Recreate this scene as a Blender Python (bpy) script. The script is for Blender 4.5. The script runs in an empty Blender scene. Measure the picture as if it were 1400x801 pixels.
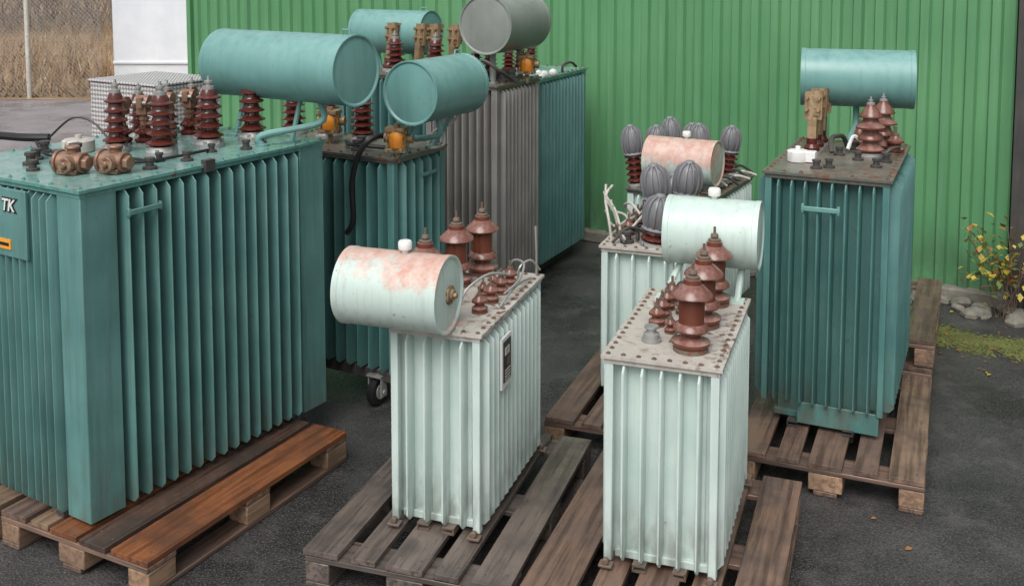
import bpy, math, random
from mathutils import Vector, Matrix
import bmesh
random.seed(11)
sc=bpy.context.scene
col=sc.collection
PI=math.pi
# ------------------------------------------------------------------ materials
class NT:
    def __init__(s,name):
        s.mat=bpy.data.materials.new(name); s.mat.use_nodes=True
        s.t=s.mat.node_tree; s.b=s.t.nodes['Principled BSDF']
        s.tc=s.t.nodes.new('ShaderNodeTexCoord')
    def n(s,k): return s.t.nodes.new(k)
    def l(s,a,b): s.t.links.new(a,b)
    def mapping(s,scale=(1,1,1),offs=None,src=None):
        m=s.n('ShaderNodeMapping'); m.inputs['Scale'].default_value=scale
        s.l(src or s.tc.outputs['Object'],m.inputs['Vector'])
        if offs is not None: s.l(offs,m.inputs['Location'])
        return m.outputs[0]
    def noise(s,vec,scale,detail=4,rough=.55):
        n=s.n('ShaderNodeTexNoise'); n.inputs['Scale'].default_value=scale
        n.inputs['Detail'].default_value=detail; n.inputs['Roughness'].default_value=rough
        s.l(vec,n.inputs['Vector']); return n.outputs['Fac']
    def rng(s,v,a,b,c=0,d=1):
        n=s.n('ShaderNodeMapRange'); n.clamp=True
        for i,x in enumerate((a,b,c,d)): n.inputs[i+1].default_value=x
        s.l(v,n.inputs[0]); return n.outputs[0]
    def mul(s,a,b,op='MULTIPLY'):
        n=s.n('ShaderNodeMath'); n.operation=op
        for i,x in enumerate((a,b)):
            if isinstance(x,(int,float)): n.inputs[i].default_value=x
            else: s.l(x,n.inputs[i])
        return n.outputs[0]
    def mix(s,f,a,b):
        n=s.n('ShaderNodeMix'); n.data_type='RGBA'
        for i,x in ((0,f),(6,a),(7,b)):
            if isinstance(x,(int,float)): n.inputs[i].default_value=x
            elif isinstance(x,tuple): n.inputs[i].default_value=(x[0],x[1],x[2],1)
            else: s.l(x,n.inputs[i])
        return n.outputs[2]
    def nz(s):
        g=s.n('ShaderNodeNewGeometry'); x=s.n('ShaderNodeSeparateXYZ'); s.l(g.outputs['Normal'],x.inputs[0]); return x.outputs[2]
    def oz(s):
        x=s.n('ShaderNodeSeparateXYZ'); s.l(s.tc.outputs['Object'],x.inputs[0]); return x.outputs[2]
    def bump(s,h,st=.2,dist=.01):
        n=s.n('ShaderNodeBump'); n.inputs['Strength'].default_value=st; n.inputs['Distance'].default_value=dist
        s.l(h,n.inputs['Height']); s.l(n.outputs[0],s.b.inputs['Normal'])
    def out(s,c,r=.5,m=0.0,spec=None):
        if isinstance(c,tuple): s.b.inputs['Base Color'].default_value=(c[0],c[1],c[2],1)
        else: s.l(c,s.b.inputs['Base Color'])
        if isinstance(r,(int,float)): s.b.inputs['Roughness'].default_value=r
        else: s.l(r,s.b.inputs['Roughness'])
        s.b.inputs['Metallic'].default_value=m
        if spec is not None: s.b.inputs['Specular IOR Level'].default_value=spec
        return s.mat

def paint(name,c,c2,rust=0.0,dust=0.0,rough=.42,lowdirt=.5,rustc=(.16,.06,.03),dustc=(.3,.28,.24),metal=0,streak=.65,thr=.62):
    k=NT(name)
    st=k.noise(k.mapping((12,12,.7)),2.2,5,.6)
    big=k.noise(k.mapping((1,1,1)),3.5,4,.6)
    c_=k.mix(k.rng(big,.35,.65),c,c2)
    dk=(c[0]*.6+.008,c[1]*.5,c[2]*.46)
    c_=k.mix(k.mul(k.rng(st,.48,.72),.65*streak),c_,dk)
    lt=tuple(min(1,x*1.15+.05) for x in c)
    st2=k.noise(k.mapping((20,20,.9)),3.1,5,.6)
    c_=k.mix(k.mul(k.rng(st2,.52,.72),.5*streak),c_,lt)
    if lowdirt>0:
        z=k.rng(k.oz(),0.0,.30,1,0)
        nn=k.rng(k.noise(k.mapping((5,5,2)),4,5),.38,.62)
        c_=k.mix(k.mul(k.mul(z,nn),lowdirt),c_,(.1,.085,.06))
    if dust>0:
        d=k.rng(k.nz(),.25,.95)
        nn=k.rng(k.noise(k.mapping((3,3,3)),6,6,.65),.35,.6)
        c_=k.mix(k.mul(k.mul(d,nn),dust),c_,dustc)
    if rust>0:
        r1=k.rng(k.noise(k.mapping((1,1,.8)),34,5,.7),thr,thr+.06)
        c_=k.mix(k.mul(k.mul(r1,k.rng(big,.42,.58)),rust),c_,rustc)
    k.bump(st2,.07,.003)
    rr=k.rng(big,.3,.7,rough-.08,rough+.14)
    return k.out(c_,rr,metal)

TEAL=paint('teal_paint',(.082,.20,.19),(.115,.255,.24),rust=.6,dust=.3,rough=.38,dustc=(.22,.27,.25),thr=.64,streak=.7)
TEALP=paint('teal_top_paint',(.085,.245,.22),(.13,.32,.29),rust=.9,dust=.6,rough=.20,lowdirt=0,dustc=(.29,.38,.35),thr=.56,streak=1)
TEALB=paint('teal_barrel_paint',(.12,.27,.255),(.155,.325,.305),rust=.5,dust=.45,rough=.34,lowdirt=0,dustc=(.27,.42,.40),streak=.4,thr=.65)
TEALD=paint('dark_teal_paint',(.05,.135,.128),(.07,.165,.158),rust=.6,dust=.3,rough=.45)
T2P=paint('blue_teal_paint',(.065,.182,.172),(.095,.228,.215),rust=.6,dust=.2,rough=.42)
T9P=paint('deep_teal_paint',(.062,.172,.162),(.095,.225,.212),rust=.6,dust=.2,rough=.42,lowdirt=.8)
GREY=paint('warm_grey_paint',(.150,.148,.138),(.20,.197,.185),rust=.3,dust=.2,rough=.5)
GREYB=paint('grey_barrel_paint',(.18,.20,.185),(.23,.25,.23),rust=.4,dust=.4,rough=.4,lowdirt=0,dustc=(.38,.4,.38),streak=.3)
PALE=paint('pale_green_paint',(.46,.57,.535),(.56,.655,.62),rust=.7,dust=.1,rough=.44,lowdirt=.65,rustc=(.22,.15,.10),dustc=(.35,.33,.28),streak=.32,thr=.67)
PALEP=paint('pale_plate_paint',(.42,.39,.35),(.56,.55,.51),rust=1,dust=.8,rough=.46,lowdirt=0,rustc=(.13,.07,.04),dustc=(.42,.38,.33),thr=.52)
PALEB=paint('pale_barrel_paint',(.44,.57,.52),(.53,.64,.59),rust=.7,dust=.3,rough=.38,lowdirt=0,rustc=(.22,.13,.08),dustc=(.6,.68,.62),streak=.5,thr=.63)
DIRTY=paint('dirty_plate_paint',(.075,.085,.075),(.13,.14,.12),rust=.9,dust=.7,rough=.36,lowdirt=0,dustc=(.22,.19,.15),thr=.5,streak=1)
GALV=paint('galvanised_metal',(.33,.33,.32),(.42,.42,.41),rust=.5,dust=.2,rough=.45,lowdirt=0,metal=.5)
RUSTY=paint('rusty_metal',(.10,.07,.055),(.16,.12,.09),rust=.8,dust=.2,rough=.7,lowdirt=0,thr=.5)
DARK=paint('dark_steel',(.035,.035,.035),(.06,.055,.05),rust=.5,dust=.4,rough=.6,lowdirt=0,dustc=(.15,.13,.11))
COPPER=paint('tarnished_copper',(.27,.15,.10),(.36,.23,.16),rust=.8,dust=.2,rough=.42,lowdirt=0,metal=.45,rustc=(.12,.06,.04),thr=.5)
BRASS=paint('old_brass',(.30,.20,.11),(.43,.32,.20),rust=.9,dust=.1,rough=.45,lowdirt=0,metal=.4,rustc=(.1,.06,.03),thr=.46)
PORC=paint('brown_porcelain',(.065,.013,.010),(.095,.020,.014),rust=.1,dust=.2,rough=.10,lowdirt=0,dustc=(.22,.09,.07),streak=.2)
PORCD=paint('dusty_brown_porcelain',(.105,.030,.016),(.145,.042,.024),rust=.4,dust=.7,rough=.18,lowdirt=0,dustc=(.42,.27,.24),streak=.3)
COVER=paint('grey_rubber_cover',(.15,.153,.163),(.20,.203,.215),rust=.1,dust=.3,rough=.42,lowdirt=0,dustc=(.36,.36,.39),streak=.5)
WHITEP=paint('white_plastic',(.70,.70,.68),(.78,.78,.76),rust=0,dust=.1,rough=.4,lowdirt=0,streak=.2)
PIPE=paint('old_white_pipe',(.42,.40,.36),(.55,.53,.48),rust=.8,dust=.1,rough=.5,lowdirt=0,thr=.55)
RUBBER=NT('black_rubber').out((.012,.012,.013),.4)
k=NT('amber_glass'); AMBER=k.out(k.mix(k.noise(k.mapping(),30),(.62,.17,.015),(.85,.36,.05)),.12)
ORANGE=NT('orange_label').out((.75,.32,.04),.5)
BLACK=NT('black_label').out((.012,.012,.012),.4)
WHITE=NT('white_label').out((.7,.7,.68),.5)
def pinkmat(name,lo,amt):
    k=NT(name)
    n=k.noise(k.mapping((1,1,1)),4.5,7,.68)
    f2=k.mul(k.nz(),k.mul(k.mul(n,.5,'SUBTRACT'),2.8),'ADD')
    c=k.mix(k.mul(k.rng(f2,lo,lo+.30),amt),k.mix(n,(.42,.53,.49),(.54,.64,.59)),k.mix(k.rng(k.noise(k.mapping(),16,6,.7),.35,.62),(.50,.21,.15),(.60,.42,.36)))
    sp=k.rng(k.noise(k.mapping(),50,5,.7),.64,.70)
    c=k.mix(k.mul(sp,.7),c,(.22,.1,.06))
    st=k.noise(k.mapping((14,14,.8)),2.5,5); c=k.mix(k.mul(k.rng(st,.5,.7),.3),c,(.25,.22,.19))
    k.bump(n,.15,.004)
    return k.out(c,.42)
PINK1=pinkmat('faded_pink_and_green_paint',.52,.85)
PINK2=pinkmat('faded_pink_paint',-.15,.85)

def wood(name,axis,c1,c2,c3,rough=.55,wet=0.0):
    k=NT(name); oi=k.n('ShaderNodeObjectInfo')
    off=k.n('ShaderNodeCombineXYZ'); r=k.mul(oi.outputs['Random'],37.0)
    for i in range(3): k.l(r,off.inputs[i])
    sc_=(30,1.6,30) if axis=='y' else (1.6,30,30)
    g=k.noise(k.mapping(sc_,off.outputs[0]),1.4,7,.62)
    g2=k.noise(k.mapping((2.5,2.5,2.5),off.outputs[0]),2.2,5)
    c=k.mix(k.rng(oi.outputs['Random'],.1,.9),c1,c2)
    c=k.mix(k.rng(g2,.42,.65),c,c3)
    c=k.mix(k.mul(k.rng(g,.45,.62),.75),c,tuple(x*.3 for x in c1))
    k.bump(g,.5,.004)
    rr=k.rng(g2,.4,.6,max(.1,rough-.28*wet),rough+.1)
    return k.out(c,rr)
WOODS={
 'brown':[wood('weathered_brown_wood_'+a,a,(.17,.105,.078),(.235,.15,.108),(.12,.085,.07),.48,.7) for a in 'yx'],
 'grey':[wood('dark_grey_wood_'+a,a,(.125,.098,.083),(.17,.135,.116),(.085,.07,.063),.40,1) for a in 'yx'],
 'wet':[wood('wet_orange_wood_'+a,a,(.28,.10,.038),(.21,.080,.036),(.11,.050,.03),.28,1) for a in 'yx'],
 'dark':[wood('wet_dark_wood_'+a,a,(.10,.06,.045),(.14,.075,.05),(.05,.038,.032),.30,1) for a in 'yx'],
 'tan':[wood('tan_wood_'+a,a,(.30,.20,.13),(.22,.15,.10),(.15,.10,.07),.45,.7) for a in 'yx'],
}
ENDW=wood('pale_block_wood','y',(.40,.25,.16),(.27,.17,.11),(.18,.12,.08),.6)

# ------------------------------------------------------------------ mesh builder
class MB:
    def __init__(s): s.v=[];s.f=[];s.m=[]
    def add(s,vs,fs,mi=0,M=None):
        o=len(s.v)
        for p in vs:
            p=Vector(p); p=(M@p) if M is not None else p; s.v.append(tuple(p))
        for i,f in enumerate(fs):
            s.f.append([o+j for j in f]); s.m.append(mi[i] if isinstance(mi,list) else mi)
    def box(s,c,size,mi=0,M=None):
        x,y,z=c; a,b,h=[q/2 for q in size]
        vs=[(x+i*a,y+j*b,z+k_*h) for k_ in(-1,1) for j in(-1,1) for i in(-1,1)]
        fs=[(0,2,3,1),(4,5,7,6),(0,1,5,4),(2,6,7,3),(0,4,6,2),(1,3,7,5)]
        s.add(vs,fs,mi,M)
    def lathe(s,prof,seg=20,mi=0,M=None):
        vs=[];fs=[];ms=[]
        n=len(prof)
        for (r,z) in prof:
            for i in range(seg):
                a=2*PI*i/seg
                vs.append((r*math.cos(a),r*math.sin(a),z))
        for q in range(n-1):
            for i in range(seg):
                j=(i+1)%seg
                fs.append((q*seg+i,q*seg+j,(q+1)*seg+j,(q+1)*seg+i)); ms.append(mi[q] if isinstance(mi,list) else mi)
        fs.append(tuple(range(seg))[::-1]); ms.append(mi[0] if isinstance(mi,list) else mi)
        fs.append(tuple((n-1)*seg+i for i in range(seg))); ms.append(mi[-1] if isinstance(mi,list) else mi)
        s.add(vs,fs,ms,M)
    def cyl(s,p,r,h,axis='z',seg=16,mi=0):
        s.lathe([(r,-h/2),(r,h/2)],seg,mi,AX(p,axis))
    def tube(s,pts,r,seg=8,mi=0):
        pts=[Vector(p) for p in pts]; rings=[]; up=None
        for i,p in enumerate(pts):
            d=(pts[min(i+1,len(pts)-1)]-pts[max(i-1,0)]).normalized()
            if up is None:
                up=Vector((0,0,1)) if abs(d.z)<.9 else Vector((1,0,0))
            a=d.cross(up).normalized(); b=a.cross(d).normalized(); up=b
            rings.append([tuple(p+a*(r*math.cos(2*PI*q/seg))+b*(r*math.sin(2*PI*q/seg))) for q in range(seg)])
        vs=[v for rg in rings for v in rg]; fs=[]
        for i in range(len(pts)-1):
            for q in range(seg):
                w=(q+1)%seg; fs.append((i*seg+q,i*seg+w,(i+1)*seg+w,(i+1)*seg+q))
        fs.append(tuple(range(seg))[::-1]); fs.append(tuple((len(pts)-1)*seg+q for q in range(seg)))
        s.add(vs,fs,mi)
    def mesh(s,name,mats,ang=35):
        me=bpy.data.meshes.new(name); me.from_pydata(s.v,[],s.f)
        for m in mats: me.materials.append(m)
        for p,mi in zip(me.polygons,s.m): p.material_index=mi
        bm=bmesh.new(); bm.from_mesh(me); bmesh.ops.recalc_face_normals(bm,faces=bm.faces[:]); bm.to_mesh(me); bm.free()
        me.shade_smooth()
        try: me.set_sharp_from_angle(angle=math.radians(ang))
        except Exception: pass
        return me
def AX(p,axis='z'):
    M=Matrix.Translation(Vector(p))
    if axis=='x': M=M@Matrix.Rotation(PI/2,4,'Y')
    if axis=='y': M=M@Matrix.Rotation(-PI/2,4,'X')
    return M
def obj(name,data,parent=None,loc=(0,0,0),rotz=0,bevel=0,label=None):
    o=bpy.data.objects.new(name,data); col.objects.link(o)
    o.location=loc; o.rotation_euler=(0,0,rotz)
    if parent: o.parent=parent
    if bevel:
        b=o.modifiers.new('edge','BEVEL'); b.width=bevel; b.segments=2; b.limit_method='ANGLE'; b.angle_limit=math.radians(50)
    if label: o['label']=label
    return o
def root(name,loc,rotz,label,cat,group=None):
    o=bpy.data.objects.new(name,None); col.objects.link(o); o.empty_display_size=.2
    o.location=loc; o.rotation_euler=(0,0,rotz); o['label']=label; o['category']=cat
    if group: o['group']=group
    return o
def smoothpts(pts,n=6):
    P=[Vector(p) for p in pts]; P=[P[0]]+P+[P[-1]]; out=[]
    for i in range(1,len(P)-2):
        for q in range(n):
            t=q/n; a,b,c,d=P[i-1],P[i],P[i+1],P[i+2]
            out.append(.5*((2*b)+(c-a)*t+(2*a-5*b+4*c-d)*t*t+(3*b-a-3*c+d)*t**3))
    out.append(P[-2]); return out

# ------------------------------------------------------------------ bushings
def m_ribbed(pm,name,taper=.003,R0=.070):
    mb=MB(); mb.lathe([(.072,0),(.072,.016),(.06,.022),(.056,.035)],24,1)
    for i in range(6):
        a=i*PI/3; mb.lathe([(.009,.012),(.009,.028)],6,1,Matrix.Translation((.063*math.cos(a),.063*math.sin(a),0)))
    pr=[(.050,.03)]
    z=.038
    for i in range(5):
        R=R0-taper*i
        pr+=[(.036,z),(R*.8,z+.003),(R,z+.007),(R*.99,z+.011),(R*.70,z+.018),(.038,z+.028)]; z+=.037
    pr+=[(.03,z+.004)]
    mb.lathe(pr,28,0)
    mb.lathe([(.028,z),(.028,z+.016),(.014,z+.018),(.014,z+.028),(.02,z+.029),(.02,z+.038),(.007,z+.039),(.007,z+.055)],12,1)
    return mb.mesh(name,[pm,GALV],50)
def m_skirted():
    mb=MB(); mb.lathe([(.06,0),(.06,.014),(.05,.02)],24,1)
    pr=[(.05,.018)]
    z=.02
    for R in (.068,.062,.070,.058):
        pr+=[(.036,z),(R,z+.006),(R,z+.013),(R*.75,z+.026),(.038,z+.042)]; z+=.052
    pr+=[(.026,z),(.022,z+.014)]
    mb.lathe(pr,26,0)
    mb.lathe([(.02,z+.012),(.02,z+.022),(.01,z+.024),(.014,z+.034),(.005,z+.036),(.005,z+.05)],10,1)
    return mb.mesh('bushing_skirted',[PORCD,GALV],50)
def m_umbrella():
    mb=MB(); mb.lathe([(.06,0),(.06,.012),(.052,.016)],20,1)
    pr=[(.056,.014),(.066,.026),(.066,.034),(.045,.042),(.036,.05),(.036,.06),(.058,.070),(.062,.077),(.057,.087),(.045,.097),(.043,.105),(.045,.185),
        (.048,.187),(.066,.186),(.072,.191),(.068,.200),(.048,.218),(.032,.232),(.030,.248)]
    mb.lathe(pr,28,0)
    mb.lathe([(.024,.247),(.024,.257),(.012,.260),(.016,.268),(.012,.278),(.005,.280),(.005,.305)],12,1)
    return mb.mesh('bushing_umbrella',[PORCD,RUSTY])
def m_small():
    mb=MB(); mb.lathe([(.03,0),(.03,.008)],16,1)
    mb.lathe([(.022,.006),(.03,.012),(.03,.02),(.018,.03),(.018,.036),(.03,.042),(.029,.049),(.016,.062),(.014,.066)],20,0)
    mb.lathe([(.012,.064),(.012,.074),(.005,.075),(.005,.1)],8,1)
    return mb.mesh('bushing_small',[PORCD,RUSTY])
def m_hooded(nshed,name):
    mb=MB(); mb.lathe([(.07,0),(.07,.015)],20,2)
    pr=[(.055,.012)]
    z=.02
    for i in range(nshed): pr+=[(.04,z),(.066,z+.008),(.064,z+.014),(.042,z+.028)]; z+=.034
    mb.lathe(pr,24,0)
    mb.lathe([(.040,z-.008),(.052,z-.002),(.064,z+.022),(.069,z+.056),(.066,z+.092),(.053,z+.122),(.030,z+.138),(.012,z+.142)],36,1)
    for i in range(12):
        a=2*PI*i/12; M=Matrix.Rotation(a,4,'Z')
        pts=[(.056,z-.010),(.069,z+.006),(.077,z+.030),(.080,z+.058),(.076,z+.094),(.063,z+.126),(.040,z+.144),(.018,z+.150)]
        vs=[];fs=[]
        for (r,h) in pts: vs+=[(r-.016,-.006,h),(r,-.0045,h),(r,.0045,h),(r-.016,.006,h)]
        for q in range(len(pts)-1):
            for w in range(3): fs.append((q*4+w,q*4+w+1,q*4+w+5,q*4+w+4))
        mb.add(vs,fs,1,M)
    mb.lathe([(.024,z+.138),(.028,z+.150),(.020,z+.158),(.008,z+.160)],12,1)
    mb.lathe([(.068,z-.016),(.072,z-.010),(.060,z-.001)],24,1)
    return mb.mesh(name,[PORC,COVER,GALV],30)
def m_flag():
    mb=MB(); mb.lathe([(.045,0),(.045,.012)],16,2)
    mb.lathe([(.035,.01),(.05,.02),(.049,.03),(.03,.04),(.03,.05),(.048,.058),(.047,.068),(.03,.082),(.026,.1)],20,0)
    mb.lathe([(.02,.1),(.02,.125),(.026,.126),(.026,.14),(.016,.141),(.016,.17)],10,1)
    mb.box((0,0,.18),(.05,.06,.05),1); mb.box((0,.0,.215),(.03,.10,.05),1); mb.cyl((.0,.0,.215),.035,.07,'x',14,1)
    for y in(-.036,.036):
        mb.cyl((0,y,.215),.011,.07,'x',8,2)
    return mb.mesh('flag_terminal',[PORC,COPPER,GALV])
def m_tallflag():
    mb=MB(); mb.lathe([(.045,0),(.045,.015)],16,2); mb.lathe([(.03,.012),(.04,.02),(.04,.03),(.028,.045),(.028,.07)],20,0)
    M=Matrix.Rotation(.12,4,'Y')
    mb.box((0,0,.11),(.04,.045,.10),1,M); mb.box((.0,0,.21),(.018,.09,.12),1,M)
    for i in range(4): mb.box((.005+.004*i,-.02,.175+.030*i),(.050,.030,.018),1,M)
    for y in(-.030,.030):
        for z in(.19,.24): mb.lathe([(.009,-.032),(.009,.032)],8,1,M@AX((0,y,z),'x'))
    return mb.mesh('stacked_flag_terminal',[PORC,BRASS,GALV])
MESH={'ribbed':m_ribbed(PORC,'bushing_ribbed'),'skirt':m_skirted(),'umbrella':m_umbrella(),'small':m_small(),'hooded':m_hooded(2,'bushing_hooded'),'hoodtall':m_hooded(5,'bushing_hooded_tall'),'flag':m_flag(),'tallflag':m_tallflag()}
PNAME={'ribbed':'bushing','skirt':'bushing','umbrella':'bushing','small':'low_voltage_bushing','hooded':'covered_bushing','hoodtall':'covered_bushing','flag':'terminal_clamp','tallflag':'terminal_clamp'}

# ------------------------------------------------------------------ transformer
class Transformer:
    def __init__(s,label,corner,yaw,W,L,zb,z0,z1,paintm,platem,D=.09,pitch=.07,t=.012,pillar=.1,over=.02,finlift=.0,group=None,topgap=.035,boltstep=.08,skid=True,sidepitch=None,boltm=None,wob=.0012,bolth=1.0):
        y=math.radians(yaw); xh=Vector((math.cos(y),-math.sin(y),0)); yh=Vector((math.sin(y),math.cos(y),0))
        c=Vector((corner[0],corner[1],0))-xh*W/2+yh*L/2; c.z=zb
        px,py=pillar if isinstance(pillar,tuple) else (pillar,pillar)
        s.W,s.L,s.zb,s.z1,s.z0=W,L,zb,z1,z0
        s.root=root('transformer',c,-y,label,'electrical transformer',group)
        h0=z0-zb; h1=z1-zb
        ins=.012; core=D-over
        mb=MB(); 
        mb.box((0,0,(h0+h1-.02)/2),(W-2*core,L-2*core,h1-.02-h0))
        for i in(-1,1):
            for j in(-1,1):
                mb.box((i*(W/2-ins-px/2),j*(L/2-ins-py/2),(h0+.004+h1-.022)/2+finlift/2),(px,py,h1-.026-h0-finlift))
        mb.box((0,0,h0+.02),(W-2*core+.03,L-2*core+.03,.03))
        obj('tank',mb.mesh('tank',[paintm]),s.root,bevel=.004)
        for side in range(4):
            mb=MB(); length=L if side%2==0 else W; half=(W if side%2==0 else L)/2; pil=py if side%2==0 else px
            M=Matrix.Rotation(-side*PI/2,4,'Z')
            pt=pitch if side%2==0 else (sidepitch or pitch)
            span=length-2*pil-2*ins-.01
            n=max(2,int(span/pt)); 
            for i in range(n):
                sp=-span/2+(i+.5)*span/n
                zt=h1-topgap; zb_=h0+.012+finlift
                vs=[];lay=[(zb_,.45),(zb_+.022,1),(zt-.022,1),(zt,.35)]
                js=[random.uniform(-wob,wob) for _ in range(2)]; js=[js[0],js[0],js[1],js[1]]
                for (z,kk),jj in zip(lay,js):
                    d=D-(1-kk)*.035
                    r0=half+over-D
                    for (ds,dn) in((-t*.75,0),(-t/2,d-t*.35),(-t*.3,d-t*.08),(0,d),(t*.3,d-t*.08),(t/2,d-t*.35),(t*.75,0)):
                        vs.append((r0+dn,sp+ds+jj*(dn/D),z))
                fs=[]
                for q in range(3):
                    for w in range(7):
                        w2=(w+1)%7; fs.append((q*7+w,q*7+w2,(q+1)*7+w2,(q+1)*7+w))
                fs.append(tuple(range(7))[::-1]); fs.append(tuple(21+w for w in range(7)))
                mb.add(vs,fs,0,M)
            obj('cooling_fins',mb.mesh('cooling_fins',[paintm],38),s.root)
        mb=MB(); mb.box((0,0,h1-.006),(W,L,.012)); mb.box((0,0,h1-.022),(W-.02,L-.02,.018))
        def bolt(x,y_):
            mb.lathe([(.010,h1),(.010,h1+.002),(.0075,h1+.0025),(.0075,h1+.002+.005*bolth),(.0045,h1+.0025+.005*bolth),(.0045,h1+.003+.007*bolth)],6,1,Matrix.Translation((x,y_,0))@Matrix.Rotation(random.random(),4,'Z'))
        nx=int(W/boltstep); ny=int(L/boltstep)
        for i in range(nx+1):
            x=-W/2+.022+(W-.044)*i/nx
            for sy in(-1,1): bolt(x,sy*(L/2-.022))
        for i in range(1,ny):
            yy=-L/2+.022+(L-.044)*i/ny
            for sx in(-1,1): bolt(sx*(W/2-.022),yy)
        obj('top_plate',mb.mesh('top_plate',[platem,boltm or RUSTY]),s.root)
        if skid:
            hs=h0+.006
            for i in(-1,1):
                mb=MB(); x=i*(W/2-core-.06)
                mb.box((x,0,hs/2+.001),(.006,L-.02,hs)); mb.box((x-i*.022,0,hs-.003),(.045,L-.02,.006)); mb.box((x-i*.022,0,.004),(.045,L-.02,.006))
                obj('skid',mb.mesh('skid',[DARK if paintm is not PALE else RUSTY]),s.root)
    def P(s,a,b,z=None): return Vector((s.W/2+a,-s.L/2+b,(s.z1 if z is None else z)-s.zb))
    def put(s,kind,a,b,scale=1,rot=0,sz=None,lean=0):
        o=obj(PNAME[kind],MESH[kind],s.root,s.P(a,b),rot); o.scale=(scale,scale,sz or scale)
        o.rotation_euler=(random.uniform(-.02,.02),lean+random.uniform(-.02,.02),rot); return o
    def barrel(s,a,b,z,l,R,axis,mat,filler=None,bolt=False,legs=(),legr=.012,pipe=None,tilt=0,hook=True):
        mb=MB()
        pr=[(R*.3,-l/2+.001),(R*.75,-l/2+.004),(R-.014,-l/2+.008),(R-.006,-l/2),(R+.001,-l/2),(R+.001,-l/2+.022),(R-.001,-l/2+.024),(R-.001,l/2-.024),(R+.001,l/2-.022),(R+.001,l/2),(R-.006,l/2),(R-.014,l/2-.008),(R*.75,l/2-.004),(R*.3,l/2-.001)]
        mb.lathe(pr,56,0,AX((0,0,0),axis))
        c=obj('conservator',mb.mesh('conservator',[mat],40),s.root,s.P(a,b,z),tilt)
        ax=Vector((1,0,0)) if axis=='x' else Vector((0,1,0))
        if bolt:
            mb=MB(); e=ax*(l/2)
            mb.cyl(e,.035,.016,axis,24,0); mb.cyl(e+ax*.012,.022,.012,axis,6,0); mb.cyl(e+ax*.02,.01,.02,axis,12,0)
            obj('end_flange',mb.mesh('end_flange',[BRASS]),c)
        if filler is not None:
            mb=MB(); p=ax*filler; 
            mb.lathe([(.012,R-.004),(.012,R+.012),(.024,R+.012),(.026,R+.018),(.026,R+.038),(.022,R+.044),(.008,R+.046)],20,0,Matrix.Translation(p))
            obj('filler_cap',mb.mesh('filler_cap',[WHITEP]),c)
        if hook:
            mb=MB(); p=ax*(l/2-.06)+Vector((0,0,R-.004))
            mb.tube([p+ax*-.025,p+ax*-.02+Vector((0,0,.025)),p+ax*.02+Vector((0,0,.025)),p+ax*.025],.005,6)
            obj('lifting_eye',mb.mesh('lifting_eye',[mat]),c)
        for (pa,pb,k_) in legs:
            mb=MB(); top=Vector(s.P(a,b,z))+ax*k_+Vector((0,0,-R*.9)); bot=s.P(pa,pb)
            mb.tube([bot+Vector((0,0,-.004)),bot+(top-bot)*.5,top],legr,8); mb.box(tuple(bot+Vector((0,0,.004))),(.06,.06,.01)); 
            obj('support_leg',mb.mesh('support_leg',[mat]),s.root)
        if pipe:
            mb=MB(); top=Vector(s.P(a,b,z))+ax*pipe[2]+Vector((0,0,-R*.95)); bot=s.P(pipe[0],pipe[1])
            mb.tube(smoothpts([bot,bot+Vector((0,0,.05)),Vector((top.x,top.y,(top.z+bot.z)/2)),top]),.016,10)
            mb.lathe([(.032,-.005),(.032,.01)],12,0,Matrix.Translation(bot))
            obj('oil_pipe',mb.mesh('oil_pipe',[mat]),s.root)
        return c
    def relay(s,a,b,z,rot=0):
        mb=MB(); mb.lathe([(.040,-.042),(.044,-.036),(.044,.036),(.040,.042)],24,0); mb.box((0,0,.052),(.105,.085,.02),1); mb.box((0,0,-.052),(.105,.085,.02),1)
        for i in(-1,1):
            for j in(-1,1): mb.cyl((i*.044,j*.034,0),.005,.10,'z',6,1)
        mb.cyl((0,.03,0),.025,.15,'x',16,1); mb.lathe([(.018,.06),(.018,.078),(.008,.080)],10,1)
        mb.lathe([(.014,-.12),(.014,-.06)],10,1)
        obj('gas_relay',mb.mesh('gas_relay',[AMBER,BRASS]),s.root,s.P(a,b,z),rot)
    def part(s,name,mb,mats,bevel=0,label=None,ang=35): return obj(name,mb.mesh(name,mats,ang),s.root,bevel=bevel,label=label)
    def wire(s,name,pts,r,mat,base=None):
        z=s.z1 if base is None else base
        mb=MB(); mb.tube(smoothpts([s.P(a,b,z+h) for a,b,h in pts]),r,7); return s.part(name,mb,[mat])
    def stud(s,name,a,b,mat,k=1.0):
        mb=MB(); mb.lathe([(.03*k,0),(.03*k,.012*k),(.017*k,.013*k),(.017*k,.035*k),(.022*k,.036*k),(.022*k,.048*k),(.008*k,.05*k)],10,0,Matrix.Translation(s.P(a,b))); return s.part(name,mb,[mat])

G='old oil filled transformers standing in the yard'
# ---- T1 large teal
T=Transformer('big teal transformer with ribbed brown bushings and long oil drum',(-1.600,3.80),31.8,1.0,1.35,.144,.156,1.455,TEAL,TEALP,D=.135,pitch=.064,t=.006,pillar=(.14,.16),over=.014,group=G,boltstep=.09,boltm=TEALP,sidepitch=.045,wob=.002)
for a,b in((-.565,.60),(-.335,.66),(-.315,.91),(-.295,1.16)): T.put('ribbed',a,b,.95 if b>.65 else .82,0,1.17)
for b in(.80,.93,1.06,1.19): T.put('flag',-.62,b,.92,.4)
for b in(.90,1.07,1.22): T.put('ribbed',-.78,b,.75,0,.95)
for b in(.80,1.04): T.put('ribbed',-.50,b,.68,0,.80)
T.put('flag',-.70,.74,.9,.2)
T.barrel(-.136,1.24,1.808,.85,.163,'x',TEALB,legs=((-.45,1.2,-.28),(-.08,1.2,.08)),pipe=(-.12,1.05,.2))
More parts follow.
